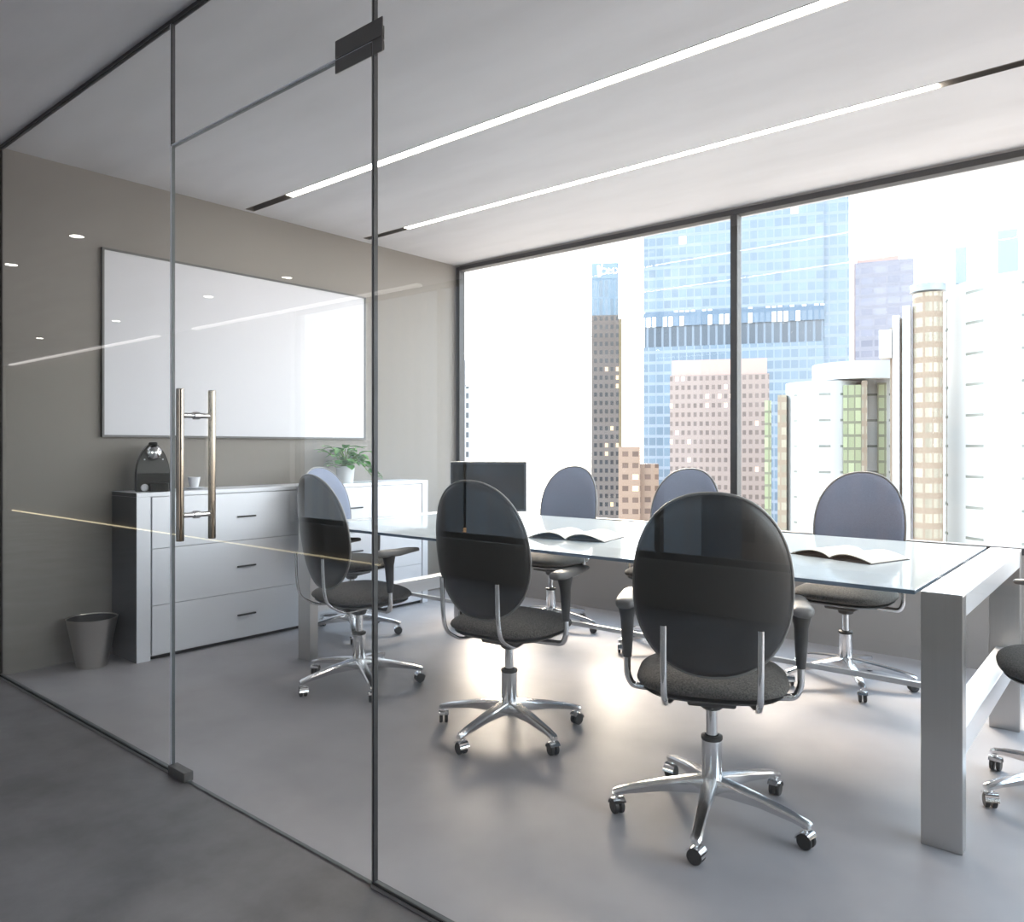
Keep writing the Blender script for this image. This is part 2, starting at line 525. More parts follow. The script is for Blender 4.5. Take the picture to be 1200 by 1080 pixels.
b = MB(); b.box(XJ + .005 - XW, XD - .005 - XW, -.0068, .0068, ZT - .001, ZT + .004)
b.build('transom_glint_strip', 'seal', wf, smooth=0)  # pale colour stands in for the glass edge catching light
b = MB(); b.box(XJ - XW, -2.657 - XW, -.018, .018, 0, .034, bev=.002)
b.build('floor_clamp', 'patch', wf, smooth=0)

dr = tag(empty('door_1', (XJ, YP, 0)), kind='structure')
pane('door_pane', dr, XJ, 0, XJ + .006, XD - .006, .004, ZT - .004)
h = MB(); cx = -2.603 - XJ
for yy in (-.059, .059):
    h.lathe([(.0115, .872), (.0135, .874), (.0135, 1.403), (.0115, 1.405)], 20, c=(cx, yy, 0))
hd = h.build('door_handle', 'bronze_chrome', dr)
h = MB()
for zz in (.962, 1.312):
    h.lathe([(.0095, -.047), (.0095, -.012), (.014, -.010), (.014, .010), (.0095, .012), (.0095, .047)], 16, c=(cx, 0, zz), axis='y')
h.build('handle_standoff', 'chrome', hd)
b = MB()
for sg in (-1, 1):
    ya, yb = sorted((sg * .0065, sg * .0105))
    i_ = .014 if sg > 0 else 0
    b.box(-1.797 + i_ - XJ, XD - .003 - XJ, ya, yb, 2.268 + i_, ZT - .003, bev=.0015)
b.build('door_hinge', 'patch', dr, smooth=0)
b = MB()
for sg in (-1, 1):
    ya, yb = sorted((sg * .0065, sg * .0105))
    i_ = .014 if sg > 0 else 0
    b.box(-1.797 + i_ - XW, -1.592 - i_ - XW, ya, yb, ZT + .001, 2.362 - i_, bev=.0015)
    b.box(XD + .003 - XW, -1.592 - i_ - XW, ya, yb, 2.268 + i_, ZT - .001, bev=.0015)
b.build('patch_fitting', 'patch', wf, smooth=0)

# ------------------------------------------------------------------ ceiling lights
for (y0, y1, xa, xb), (la, lb), lab in zip(SL, ((-4.15, .10), (-4.12, -.72)), (
        'long recessed strip light running over the middle of the table',
        'long recessed strip light between the table and the window')):
    t = tag(empty('strip_light', (xa, y0, ZC)), lab, 'ceiling light', 'recessed strip lights in the meeting room ceiling')
    L_ = xb - xa; W_ = y1 - y0; e = .002
    b = MB()
    b.box(e, L_ - e, e, .004, -.002, .09); b.box(e, L_ - e, W_ - .004, W_ - e, -.002, .09)
    b.box(e, L_ - e, .004, W_ - .004, .086, .09)
    b.box(e, .006, .004, W_ - .004, -.002, .086); b.box(L_ - .006, L_ - e, .004, W_ - .004, -.002, .086)
    b.build('light_channel', 'housing', t, smooth=0)
    b = MB(); b.box(la - xa, lb - xa, .005, W_ - .005, .001, .02)
    b.build('diffuser', 'lamp', t, smooth=0)
# corridor: cove line, floor line, downlights
t = tag(empty('cove_light', (XE + .4, YO + .03, ZC)), 'white line of light where corridor wall meets the ceiling', 'ceiling light')
b = MB(); b.box(0, 5.9, -.02, .05, -.025, -.004); b.box(6.9, 11.2, -.02, .05, -.025, -.004)
b.build('diffuser', 'lamp_dim', t, smooth=0)
t = tag(empty('floor_line_light', (XE + .4, YO + .02, 0)), 'thin warm line of light at the foot of the corridor wall', 'floor light')
b = MB(); b.box(0, 10.6, -.008, .008, .002, .016)
b.build('diffuser', 'lamp_warm', t, smooth=0)
first = None
for i, (x, y) in enumerate([(-6.15, .42), (-7.54, .42), (-6.15, -1.39), (-7.56, -1.39), (-9.90, -1.45), (-12.30, -1.40)]):
    if first is None:
        first = empty('downlight', (x, y, ZC))
        b = MB(); b.lathe([(.062, -.004), (.062, 0.0), (.048, 0.0), (.048, -.004)], 24, cap0=False, cap1=False)
        b.lathe([(.062, -.004), (.048, -.004)], 24, cap0=False, cap1=False)
        b.build('trim_ring', 'casing', first)
        b = MB(); b.lathe([(.047, -.003), (.047, -.001)], 24)
        b.build('lens', 'downlight', first)
        o = first
    else:
        o = copy_tree(first); o.location = (x, y, ZC)
    tag(o, 'small round downlight in the corridor ceiling', 'downlight', 'corridor downlights')

# ------------------------------------------------------------------ whiteboard
wbd = tag(empty('whiteboard', (XW, 2.836, 1.26)), 'large blank whiteboard with thin dark frame on the taupe wall', 'whiteboard')
hw, hh = .96, 1.088
b = MB(); b.box(.004, .018, -hw + .01, hw - .01, .01, hh - .01)
b.build('board_surface', 'board', wbd, smooth=0)
b = MB()
b.box(.001, .024, -hw, -hw + .012, 0, hh); b.box(.001, .024, hw - .012, hw, 0, hh)
b.box(.001, .024, -hw + .012, hw - .012, 0, .012); b.box(.001, .024, -hw + .012, hw - .012, hh - .012, hh)
b.build('board_frame', 'board_frame', wbd, smooth=0)

# ------------------------------------------------------------------ drawer cabinet
CX0, CX1, CY0, CY1, CH = XW + .005, -4.322, 1.937, 4.165, .946
cab = tag(empty('drawer_cabinet', (CX1, CY0, 0)), 'long low brushed metal drawer cabinet under the whiteboard', 'cabinet')
D = CX1 - CX0; Lc = CY1 - CY0
b = MB()
b.box(-D, 0, 0, Lc, CH - .024, CH, bev=.002)                       # top
b.box(-D, 0, 0, .078, 0.0, CH - .024, bev=.002)                    # end panels
b.box(-D, 0, Lc - .055, Lc, 0.0, CH - .024, bev=.002)
b.box(-D, -.02, .086, Lc - .063, .02, CH - .024)                   # carcass
b.mi = 1
b.box(-D + .02, -.03, .078, Lc - .055, 0, .02)
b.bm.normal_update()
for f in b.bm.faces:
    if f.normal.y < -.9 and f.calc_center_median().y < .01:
        f.material_index = 2  # shade on the end face painted as a darker colour
b.build('cabinet_body', ['cab', 'gap', 'cab_shaded_side'], cab, smooth=0)
zs = (.026, .306, .627, CH - .027)
mid = Lc / 2
for ya, yb, yh in ((.088, mid - .001, 2.609 - CY0), (mid + .001, Lc - .065, 3.46 - CY0)):
    for z0, z1 in zip(zs[:-1], zs[1:]):
        b = MB(); b.box(-.0195, -.001, ya, yb, z0 + .0015, z1 - .0015, bev=.001)
        d = b.build('drawer', 'cab', cab, smooth=0)
        zh = z0 + (z1 - z0) * .50
        b = MB(); b.box(.0, .012, yh - .062, yh + .062, zh - .005, zh + .005, bev=.002)
        b.build('handle', 'pull', d, smooth=0)

# ------------------------------------------------------------------ waste bin
wbn = tag(empty('waste_bin', (-4.475, 1.765, 0)), 'tapered brushed metal waste bin on the floor against the cabinet end', 'bin')
b = MB(); b.lathe([(.072, .002), (.075, 0.0), (.127, .262), (.130, .266), (.126, .268), (.122, .262), (.070, .012)], 40)
b.build('bucket', 'bin', wbn)
b = MB(); b.lathe([(.1215, .262), (.0735, .020), (.07, .016)], 40, cap0=False)
b.build('liner', 'bin_in', wbn)

# ------------------------------------------------------------------ coffee machine, cup, plant on cabinet
cm = tag(empty('coffee_machine', (-4.478, 2.098, CH), math.radians(-22)), 'dark arched coffee machine standing on the drawer cabinet', 'coffee machine')
def arch(w, h, n=22, z0=0.0, p=1.75):
    pts = [(-w, z0), ]
    for i in range(n + 1):
        a = PI - PI * i / n
        pts.append((w * math.copysign(abs(math.cos(a)) ** (2 / p), math.cos(a)), max(z0, .085) + (h - max(z0, .085)) * abs(math.sin(a)) ** (2 / p)))
    pts.append((w, z0))
    return pts
b = MB(); b.prism(arch(.090, .278, z0=.0), -.10, .065); b.build('machine_body', 'machine_side', cm)
b = MB(); b.prism(arch(.084, .270, z0=.105), .0655, .085); b.build('front_panel', 'machine', cm)
b = MB(); b.prism(arch(.088, .276, z0=.10), .065, .0825); b.build('front_rim', 'machine_dark', cm)
b = MB()
b.box(.0652, .088, -.086, .086, .002, .10)
b.box(.088, .135, -.02, .078, .002, .05, bev=.004)
b.build('drip_tray', 'machine_dark', cm, smooth=0)
b = MB()
b.lathe([(.0, -.0), (.034, .002), (.041, .016), (.034, .032), (.016, .04), (.0, .041)], 24, c=(.083, .005, .222), axis='x', cap0=False, cap1=False)
b.build('brew_knob', 'chrome', cm)
b = MB(); b.box(.045, .098, -.024, .024, .262, .284, bev=.008); b.build('lever', 'machine_dark', cm)
b = MB(); b.lathe([(.021, 0), (.021, .006), (.017, .011)], 20, c=(.0885, -.045, .024), axis='x'); b.build('button', 'china', cm)
for yy in (-.045, .05):
    b = MB(); b.lathe([(.0045, 0), (.0045, .003)], 10, c=(.085, yy, .185), axis='x'); b.build('indicator', 'china', cm)

cup = tag(empty('coffee_cup', (-4.465, 2.345, CH + .0075)), 'small white coffee cup on the saucer by the coffee machine', 'cup')
b = MB(); b.lathe([(.0, .002), (.02, .001), (.021, .0), (.026, .012), (.033, .045), (.036, .066), (.034, .066), (.031, .045), (.023, .014), (0, .010)], 28, cap0=False, cap1=False)
b.build('cup_body', 'china', cup)
b = MB(); b.tube(arc([(.030, 0, .055), (.056, 0, .057), (.054, 0, .022), (.027, 0, .02)], .012), .0038, 8)
b.build('handle', 'china', cup, rot=(0, 0, PI * .78))
b = MB(); b.lathe([(0, .052), (.032, .052)], 24, cap0=False, cap1=False); b.build('coffee', 'coffee', cup)
sc = MB(); sc.lathe([(0, .0), (.032, .0), (.060, .010), (.062, .0125), (.059, .0125), (.034, .005), (0, .005)], 32, cap0=False, cap1=False)
so = sc.build('saucer', 'china', loc=(-4.465, 2.345, CH + .001))
tag(so, 'white saucer on the cabinet under the coffee cup', 'saucer')

pl = tag(empty('potted_plant', (-4.455, 3.475, CH)), 'leafy green plant in a pale pot on the cabinet', 'plant')
b = MB(); b.lathe([(.052, .0), (.056, .0), (.068, .115), (.07, .12), (.066, .12), (.062, .105)], 28, cap1=False)
b.build('pot', 'china', pl)
b = MB(); b.lathe([(0, .106), (.0625, .104)], 24, cap0=False, cap1=False); b.build('soil', 'soil', pl)
def leaf(mb, base, d, ln, wd, droop):
    d = Vector(d).normalized()
    side = d.cross(Vector((0, 0, 1))).normalized()
    n = 7
    rows = []
    for i in range(n + 1):
        t = i / n
        c = Vector(base) + d * ln * t - Vector((0, 0, 1)) * droop * t * t
        ww = wd * (math.sin(PI * min(1, t * .93 + .07)) ** .7) * (1 if i % 2 else .78) + .001
        fold = Vector((0, 0, .22 * ww))
        rows.append([c - side * ww + fold, c, c + side * ww + fold])
    vr = [[mb.bm.verts.new(p) for p in r] for r in rows]
    for a, bb in zip(vr[:-1], vr[1:]):
        for k in (0, 1):
            mb.bm.faces.new((a[k], a[k + 1], bb[k + 1], bb[k]))
fol = MB(); stm = MB()
rnd = random.Random(3)
for k in range(58):
    a = rnd.uniform(0, 2 * PI); r = rnd.uniform(.02, .13); z = rnd.uniform(.15, .285) - r * .3
    x, y = r * math.cos(a), r * math.sin(a) * 1.15
    if x < -.09: x = -.09
    stm.tube([(x * .1, y * .1, .10), (x * .5, y * .5, .10 + (z - .10) * .75), (x, y, z)], .0025, 6)
    leaf(fol, (x, y, z), (math.cos(a) * (1 if x > -.06 else .25), math.sin(a), rnd.uniform(-.1, .5)), rnd.uniform(.075, .115), rnd.uniform(.02, .034), rnd.uniform(.015, .05))
for k in range(22):     # the spray that hangs over toward the window
    t = k / 21
    y = .05 + .16 * t; z = .19 - .15 * t; x = .05 + rnd.uniform(-.03, .05)
    leaf(fol, (x, y, z), (rnd.uniform(-.3, .8), rnd.uniform(.1, 1), rnd.uniform(-.2, .3)), rnd.uniform(.06, .09), rnd.uniform(.018, .028), .03)
stm.tube([(.01, .01, .10), (.04, .06, .18), (.055, .13, .11), (.06, .2, .04)], .003, 6)
fol.build('foliage', 'leaf', pl, recalc=False)
stm.build('stems', 'stem', pl)

# ------------------------------------------------------------------ meeting table
TX0, TX1, TY0, TY1, TZ = -3.735, -.427, 2.580, 3.905, .765
tb = tag(empty('meeting_table', ((TX0 + TX1) / 2, (TY0 + TY1) / 2, 0)), 'long meeting table with pale glass top and brushed steel end frames', 'table')
ox, oy = tb.location.x, tb.location.y
def tbx(m, xa, xb, ya, yb, za, zb, bev=.0015):
    m.box(xa - ox, xb - ox, ya - oy, yb - oy, za, zb, bev=bev)
EW = .112
b = MB(); tbx(b, TX0 + EW + .016, TX1 - EW - .016, TY0 + .004, TY1 - .004, TZ - .014, TZ, .002)
o = b.build('tabletop', ['tabletop', 'tabletop_edge'], tb, smooth=0)
for p in o.data.polygons:
    p.material_index = 0 if p.normal.z > .9 else 1
b = MB(); tbx(b, TX0 + EW, TX1 - EW, TY0 + .40, TY0 + .45, TZ - .064, TZ - .015); tbx(b, TX0 + EW, TX1 - EW, TY1 - .45, TY1 - .40, TZ - .064, TZ - .015)
b.build('top_rail', 'steel', tb, smooth=0)
for xa in (TX0, TX1 - EW):
    b = MB(); tbx(b, xa, xa + EW, TY0, TY1, TZ - .003, TZ, .001); tbx(b, xa, xa + EW, TY0 + .0555, TY1 - .0555, TZ - .07, TZ - .0031, .001)
    b.build('end_beam', 'steel_white', tb, smooth=0)
    for ya in (TY0, TY1 - .055):
        b = MB(); tbx(b, xa, xa + EW, ya, ya + .055, 0, TZ - .0032, .0025)
        b.build('leg', 'steel', tb, smooth=0)
    xm = xa + EW / 2
    b = MB(); tbx(b, xm - .03, xm + .05, TY0 + .056, TY1 - .056, .27, .35)
    b.build('end_rail', 'steel_white', tb, smooth=0)
b = MB(); tbx(b, TX0 + EW / 2 + .051, TX1 - EW / 2 - .031, 3.235, 3.255, .285, .305)
b.build('stretcher', 'steel_white', tb, smooth=0)

# monitor on the table
mo = tag(empty('monitor', (-3.00, 3.385, TZ), math.radians(39.8)), 'black flat screen monitor at the end of the table', 'monitor')
b = MB(); b.box(-.226, .226, -.006, .016, .055, .352, bev=.006); b.build('casing', 'casing', mo, smooth=0)
b = MB(); b.box(-.221, .221, -.0075, -.0061, .060, .348); b.mi = 1; b.box(-.208, .208, -.0082, -.0076, .072, .336)
b.lathe([(.003, -.0083), (.003, -.0080)], 10, c=(0, 0, .342), axis='y')
b.build('screen', ['bezel', 'screen'], mo, smooth=0)
b = MB(); b.box(-.03, .03, .017, .028, .008, .20, bev=.003); b.build('stand_neck', 'casing', mo, smooth=0)
b = MB(); b.box(-.11, .11, -.05, .10, .0005, .008, bev=.003); b.build('stand_base', 'casing', mo, smooth=0)

# open books
def make_book(name, loc, rz, w, d, hump, label):
    t = tag(empty(name, loc, rz), label, 'book', 'open books on the table')
    def prof(off, sc=1.0):
        pts = []
        n = 14
        for i in range(-n, n + 1):
            s_ = i / n
            a = abs(s_)
            z = hump * (math.sin(PI * min(1, a * 1.02)) ** .8) * (1 - .45 * a) + .004
            pts.append((s_ * w * sc, z + off))
        return pts
    top = prof(.0035); low = prof(.0)
    b = MB()
    b.grid([[(x, -d, z) for x, z in top] + [(x, -d, z) for x, z in reversed(low)],
            [(x, d, z) for x, z in top] + [(x, d, z) for x, z in reversed(low)]], True, True, True)
    b.build('pages', 'page', t, smooth=50)
    b = MB()
    b.box(-w * 1.03, w * 1.03, -d - .004, d + .004, .001, .0035)
    b.box(-w * .9, -.01, -d * .97, d * .97, .0036, hump * .32); b.box(.01, w * .9, -d * .97, d * .97, .0036, hump * .32)  # dark fill standing in for shade under the arched pages
    b.build('cover', 'cover', t, smooth=0)
    return t
make_book('open_book', (-2.135, 3.045, TZ - .001), math.radians(10), .195, .12, .034, 'open book with arched pages on the table, close to the black monitor')
make_book('open_book', (-.93, 3.21, TZ - .001), math.radians(-18),   .175, .12, .026, 'open book with cream pages by the steel end of the table')

# ------------------------------------------------------------------ swivel chairs (front faces local +Y)
def sup(a, n):
    c, s_ = math.cos(a), math.sin(a)
    return math.copysign(abs(c) ** (2 / n), c), math.copysign(abs(s_) ** (2 / n), s_)

def pad_half(mb, w, h, thick, n, rings=9, seg=48, edge=.0, egg=0.0, bow=0.0, power=2.6):
    """half of a rounded pad in the u,v plane; height along +n"""
    rows = []
    for i in range(rings + 1):
        r = math.sin(PI / 2 * i / rings) if i else 0.012
        t = thick * (1 - min(1, r) ** power) ** (1 / 2.0)
        ring = []
        for k in range(seg):
            cu, cv = sup(2 * PI * k / seg, n)
            u = w * r * cu * (1 - egg * cv * r)
            v = h * r * cv
            ring.append((u, v, t + edge + bow * (u / w) ** 2))
        rows.append(ring)
    return rows

def make_chair():
    root = empty('office_chair')
    # seat: cushion over a dark pan
    b = MB()
    rows = pad_half(b, .238, .222, .050, 3.0)
    b.grid([[Vector((u, v + .015, .455 + t)) for u, v, t in r] for r in rows], True, True, False)
    rows2 = pad_half(b, .238, .222, .030, 3.0)
    b.grid([[Vector((u, v + .015, .455 - t)) for u, v, t in r] for r in rows2], True, True, False)
    bmesh.ops.remove_doubles(b.bm, verts=b.bm.verts[:], dist=.0004)
    b.build('seat_cushion', 'fabric', root, smooth=60)
    b = MB()
    rows = pad_half(b, .222, .206, .024, 3.0, rings=5)
    b.grid([[Vector((u, v + .015, .432 - t)) for u, v, t in r] for r in rows], True, True, True)
    b.box(-.075, .075, -.10, .10, .385, .412, bev=.008)
    b.build('seat_pan', 'plastic', root, smooth=50)
    # backrest: dark shell behind, fabric pad in front; tilted back a little
    tilt = Matrix.Translation((0, -.238, .788)) @ Matrix.Rotation(math.radians(8), 4, 'X')
    W, H = .231, .281
    b = MB()
    rows = pad_half(b, W, H, .036, 2.25, egg=.05, bow=.045)
    b.grid([[tilt @ Vector((u, -t + 2 * .045 * (u / W) ** 2, v)) for u, v, t in r] for r in rows], True, True, False)
    shell = b.build('backrest', 'shell', root, smooth=60)
    b = MB()
    rows = pad_half(b, W - .003, H - .003, .034, 2.25, egg=.05, bow=.045)
    b.grid([[tilt @ Vector((u, t, v)) for u, v, t in r] for r in rows], True, True, False)
    b.build('back_cushion', 'fabric_blue_veil', shell, smooth=60)
    # piping around the rim
    b = MB()
    ring = [tilt @ Vector((u, t, v)) for u, v, t in pad_half(b, W + .0, H + .0, .0, 2.25, rings=1, seg=64, egg=.05, bow=.045)[-1]]
    n = len(ring)
    rr = []
    cen = tilt @ Vector((0, 0, 0))
    for i in range(n):
        t = (ring[(i + 1) % n] - ring[i - 1]).normalized()
        a = (ring[i] - cen); a = (a - t * a.dot(t)).normalized(); c = t.cross(a)
        rr.append([ring[i] + (a * math.cos(2 * PI * k / 8) + c * math.sin(2 * PI * k / 8)) * .0055 for k in range(8)])
    b.grid(rr + [rr[0]], True)
    bmesh.ops.remove_doubles(b.bm, verts=b.bm.verts[:], dist=.0002)
    b.build('rim', 'rim', shell, smooth=60)
    # two bright bars from under the seat up the back
    for sx in (-1, 1):
        x = .137 * sx
        b = MB()
        pts = arc([(x * .75, -.02, .403), (x, -.165, .403), (x, -.255, .455), (x, -.272, .53), (x, -.278, .675)], .035)
        b.tube(pts, .010, 10, flat=.7)
        b.build('back_bar', 'chrome', root, smooth=50)
    # arms
    for sx in (-1, 1):
        x = .274 * sx
        b = MB()
        rows = []
        for i, (y, wv, hv) in enumerate([(-.085, .010, .006), (-.08, .026, .014), (-.04, .035, .018), (.05, .034, .017), (.12, .028, .013), (.165, .020, .009), (.172, .006, .004)]):
            ring = []
            for k in range(18):
                cu, cv = sup(2 * PI * k / 18, 2.8)
                ring.append((x + wv * cu, y, .690 + hv * cv + (.006 if y > .1 else 0)))
            rows.append(ring)
        b.grid(rows, True, True, True)
        arm = b.build('armrest', 'pad', root, smooth=60)
        b = MB()
        b.tube([(x, .0, .683), (x, .0, .665), (x, .002, .63), (x, .006, .56), (x, .008, .50)], .02, 14, radii=[.034, .030, .0225, .019, .0145])
        b.build('arm_sleeve', 'plastic', arm, smooth=60)
        b = MB()
        b.tube(arc([(x, .008, .51), (x, .010, .44), (x * .94, .010, .405), (x * .55, .0, .402), (x * .3, .0, .402)], .05), .0115, 12)
        b.build('arm_tube', 'chrome', arm, smooth=60)
    # column
    b = MB(); b.lathe([(.030, .098), (.0325, .102), (.0325, .252), (.030, .254)], 28)
    col = b.build('column', 'alu', root)
    b = MB(); b.lathe([(.0345, .2545), (.0345, .264), (.022, .268), (.022, .2545)], 28); b.build('collar', 'plastic', col)
    b = MB(); b.lathe([(.0185, .262), (.0185, .375)], 24); b.build('piston', 'chrome', col)
    b = MB(); b.lathe([(.028, .352), (.036, .358), (.042, .386)], 24); b.build('boss', 'plastic', col)
    # five legs with castors
    for k in range(5):
        b = MB()
        rows = []
        for r, wt, wb_, zt, zb in [(.022, .024, .019, .134, .080), (.06, .0235, .018, .131, .083), (.16, .0205, .015, .116, .083), (.27, .0175, .0125, .0935, .070), (.312, .0165, .012, .0815, .060), (.322, .012, .009, .076, .062)]:
            c = .0045
            rows.append([(r, -wb_, zb), (r, wb_, zb), (r, wt, zt - c * 2), (r, wt - c, zt - c * .4), (r, 0, zt), (r, -wt + c, zt - c * .4), (r, -wt, zt - c * 2)])
        b.grid(rows, True, True, True)
        leg = b.build('base_leg', 'alu', root, smooth=40)
        leg.rotation_euler = (0, 0, 2 * PI * k / 5)
        b = MB()
        b.mi = 0
        for s_ in (-1, 1):
            b.lathe([(.008, -.007), (.0205, -.007), (.0235, -.0045), (.0235, .0045), (.0205, .007), (.008, .007)], 22, c=(0, s_ * .011, .0235), axis='y')
        b.mi = 1
        hood = []
        for i in range(9):
            a = PI * (.02 + .80 * i / 8)
            hood.append([(.0255 * math.cos(a), yy, .0245 + .0255 * math.sin(a)) for yy in (-.0195, .0195)])
        vr = [[b.bm.verts.new(p) for p in r] for r in hood]
        vr2 = [[b.bm.verts.new((p[0] * 1.1, p[1] * 1.08, .0245 + (p[2] - .0245) * 1.1)) for p in r] for r in hood]
        for i in range(8):
            for V_ in (vr, vr2):
                f = b.bm.faces.new((V_[i][0], V_[i][1], V_[i + 1][1], V_[i + 1][0])); f.material_index = 1
            for e in (0, 1):
                f = b.bm.faces.new((vr[i][e], vr[i + 1][e], vr2[i + 1][e], vr2[i][e])); f.material_index = 1
        for e in (0, 8):
            f = b.bm.faces.new((vr[e][0], vr[e][1], vr2[e][1], vr2[e][0])); f.material_index = 1
        b.lathe([(.0065, .045), (.0065, .068)], 10)
        ca = b.build('castor', ['rubber', 'chrome'], leg, smooth=40)
        ca.location = (.305, 0, 0)
        ca.rotation_euler = (0, 0, [.4, 2.2, -1.1, 1.3, 3.0][k])
    return root

G = 'grey swivel chairs around the table'
proto = make_chair()
chairs = [  # x, y, facing angle, base angle (degrees), label
    (-3.095, 2.50, 82, 45, 'grey swivel chair seen almost side on at the table end by the drawer cabinet'),
    (-2.09, 2.49, 95, 56, 'grey swivel chair seen from behind that overlaps the black monitor'),
    (-1.10, 2.335, 115, 71, 'grey swivel chair with its dark oval back squarely to us, by the steel table leg'),
    (-3.077, 4.10, 270, 10, 'grey swivel chair facing us across the table just beside the black monitor'),
    (-2.20, 4.10, 270, 17, 'grey swivel chair across the table, half hidden by the dark chair back'),
    (-1.20, 4.10, 268, 12, 'grey swivel chair facing us across the table behind the cream paged book'),
    (-3.975, 3.15, 14, 36, 'grey swivel chair at the head of the table in front of the plant and drawers'),
    (-.185, 3.19, 190, 5, 'grey swivel chair at the steel table end, cut off by the picture edge'),
]
for i, (x, y, fa, ba, lab) in enumerate(chairs):
    c = proto if i == 0 else copy_tree(proto)
    c.location = (x, y, 0)
    rz = math.radians(fa - 90)
    c.rotation_euler = (0, 0, rz)
    tag(c, lab, 'chair', G)
    k = 0
    for ch in c.children:
        if ch.name.startswith('base_leg'):
            ch.rotation_euler = (0, 0, math.radians(ba) - rz + 2 * PI * k / 5)
            k += 1

# ------------------------------------------------------------------ the city outside (street far below)
GZ = -45.0
def building(name, label, x, y, face=None):
    """an empty at street level, turned so that its local -Y looks back to the room"""
    a = math.atan2(y, x) - PI / 2
    return tag(empty(name, (x, y, GZ), face if face is not None else a), label, 'building')

t = building('office_tower', 'pale stepped tower showing at the very edge of the window by the wall', -119.5, 125.5)
b = MB(); b.box(-8, 2.0, 0, 8, 0, 60.0); b.box(-8, 1.1, .2, 8, 60.0, 66.0); b.box(-8, .4, .4, 8, 66.0, 71)
b.build('facade', 'white_tower', t, smooth=0)

t = building('office_tower', 'narrow dark tower with a white sign at its top', -82.1, 126.9)
b = MB(); b.box(-2.65, 2.65, 0, 6, 0, 72.0); b.build('facade', 'bank_wall', t, smooth=0)
b = MB(); b.box(-2.6, 2.6, .05, 6, 72.0, 79.2); b.build('crown', 'bank_top', t, smooth=0)
b = MB(); b.box(-2.65, 2.65, 0, 6, 79.2, 82.2); b.build('sign_board', 'sign_blue', t, smooth=0)
b = MB(); b.box(2.66, 3.3, 1.5, 6, 0, 71.5); b.build('side_wing', 'cream', t, smooth=0)
b = MB()
b.prism([(-1.55, 2.55), (-1.15, 2.65), (-1.0, 1.2), (-.72, 2.7), (-.42, 2.75), (-.85, .35), (-1.35, .3)], -.12, -.01, 'y')
em = b.build('emblem', 'sign_white', t, smooth=0, loc=(0, 0, 79.2))
fc = bpy.data.curves.new('lettering', 'FONT'); fc.body = 'KMC'; fc.size = 1.75; fc.extrude = .05; fc.align_x = 'CENTER'
fo = bpy.data.objects.new('lettering_source', fc); COL.objects.link(fo)
bpy.context.view_layer.update()
me = bpy.data.meshes.new_from_object(fo.evaluated_get(bpy.context.evaluated_depsgraph_get()))
bpy.data.objects.remove(fo)
me.transform(Matrix.Rotation(PI / 2, 4, 'X')); me.transform(Matrix.Scale(-1, 4, (1, 0, 0)))
me.materials.clear(); me.materials.append(MAT['sign_white'])
lo = bpy.data.objects.new('lettering', me); COL.objects.link(lo); lo.parent = t; lo.location = (1.15, -.06, 80.0)

t = building('office_tower', 'huge blue glass tower rising past the top of the window', -45.1, 105.6)
b = MB(); b.box(-14, 10.9, 0, 20, 0, 61.0); b.box(-14, 10.9, 0, 20, 66.2, 120); b.build('facade', 'blue_tower', t, smooth=0)
b = MB(); b.box(10.9, 14.2, .4, 20, 0, 120); b.build('corner_bay', 'blue_tower', t, smooth=0)
b = MB(); b.box(-13.9, 10.85, .1, 19, 61.0, 64.0); b.build('plant_floor', 'plant_band', t, smooth=0)
b = MB(); b.box(-14.05, 10.95, -.05, 19, 64.0, 66.2); b.build('lit_floor', 'band_light', t, smooth=0)

t = building('office_building', 'pale lilac office block with pink striped side, next to the huge blue tower', -38.8, 149.6)
b = MB(); b.box(-6.3, -3.2, .3, 10, 0, 81.2); b.build('striped_wing', 'pink_side', t, smooth=0)
b = MB(); b.box(-3.2, 6.4, 0, 10, 0, 80.0); b.build('facade', 'grey_office', t, smooth=0)
b = MB(); b.box(-3.0, 4.0, 2, 8, 80.0, 81.2); b.build('roof_parapet', 'pink_crown', t, smooth=0)

t = building('stone_building', 'low tan building at the foot of the narrow dark tower', -52.0, 86.9)
b = MB(); b.box(-1.8, 1.0, 0, 6, 0, 46.3); b.box(1.0, 3.4, 1, 6, 0, 44.0); b.build('facade', 'tan', t, smooth=0)

t = building('stone_building', 'pinkish brown building with small square windows in front of the blue tower', -34.8, 75.3)
b = MB(); b.box(-4.9, 5.1, 0, 8, 0, 53.8); b.build('facade', 'pink', t, smooth=0)
b = MB(); b.box(-4.7, 4.9, .3, 8, 53.8, 55.4); b.build('crown', 'pink_crown', t, smooth=0)

# two round white hotel towers, each a cluster of cylinders with glazed strips
def drum(mb, x, y, r, z1, a0=0, a1=2 * PI, seg=40):
    n = max(3, int(seg * (a1 - a0) / (2 * PI)))
    full = abs(a1 - a0 - 2 * PI) < 1e-4
    angs = [a0 + (a1 - a0) * i / n for i in range(n if full else n + 1)]
    mb.grid([[(x + r * math.cos(a), y + r * math.sin(a), 0) for a in angs], [(x + r * math.cos(a), y + r * math.sin(a), z1) for a in angs]], True, True, True)

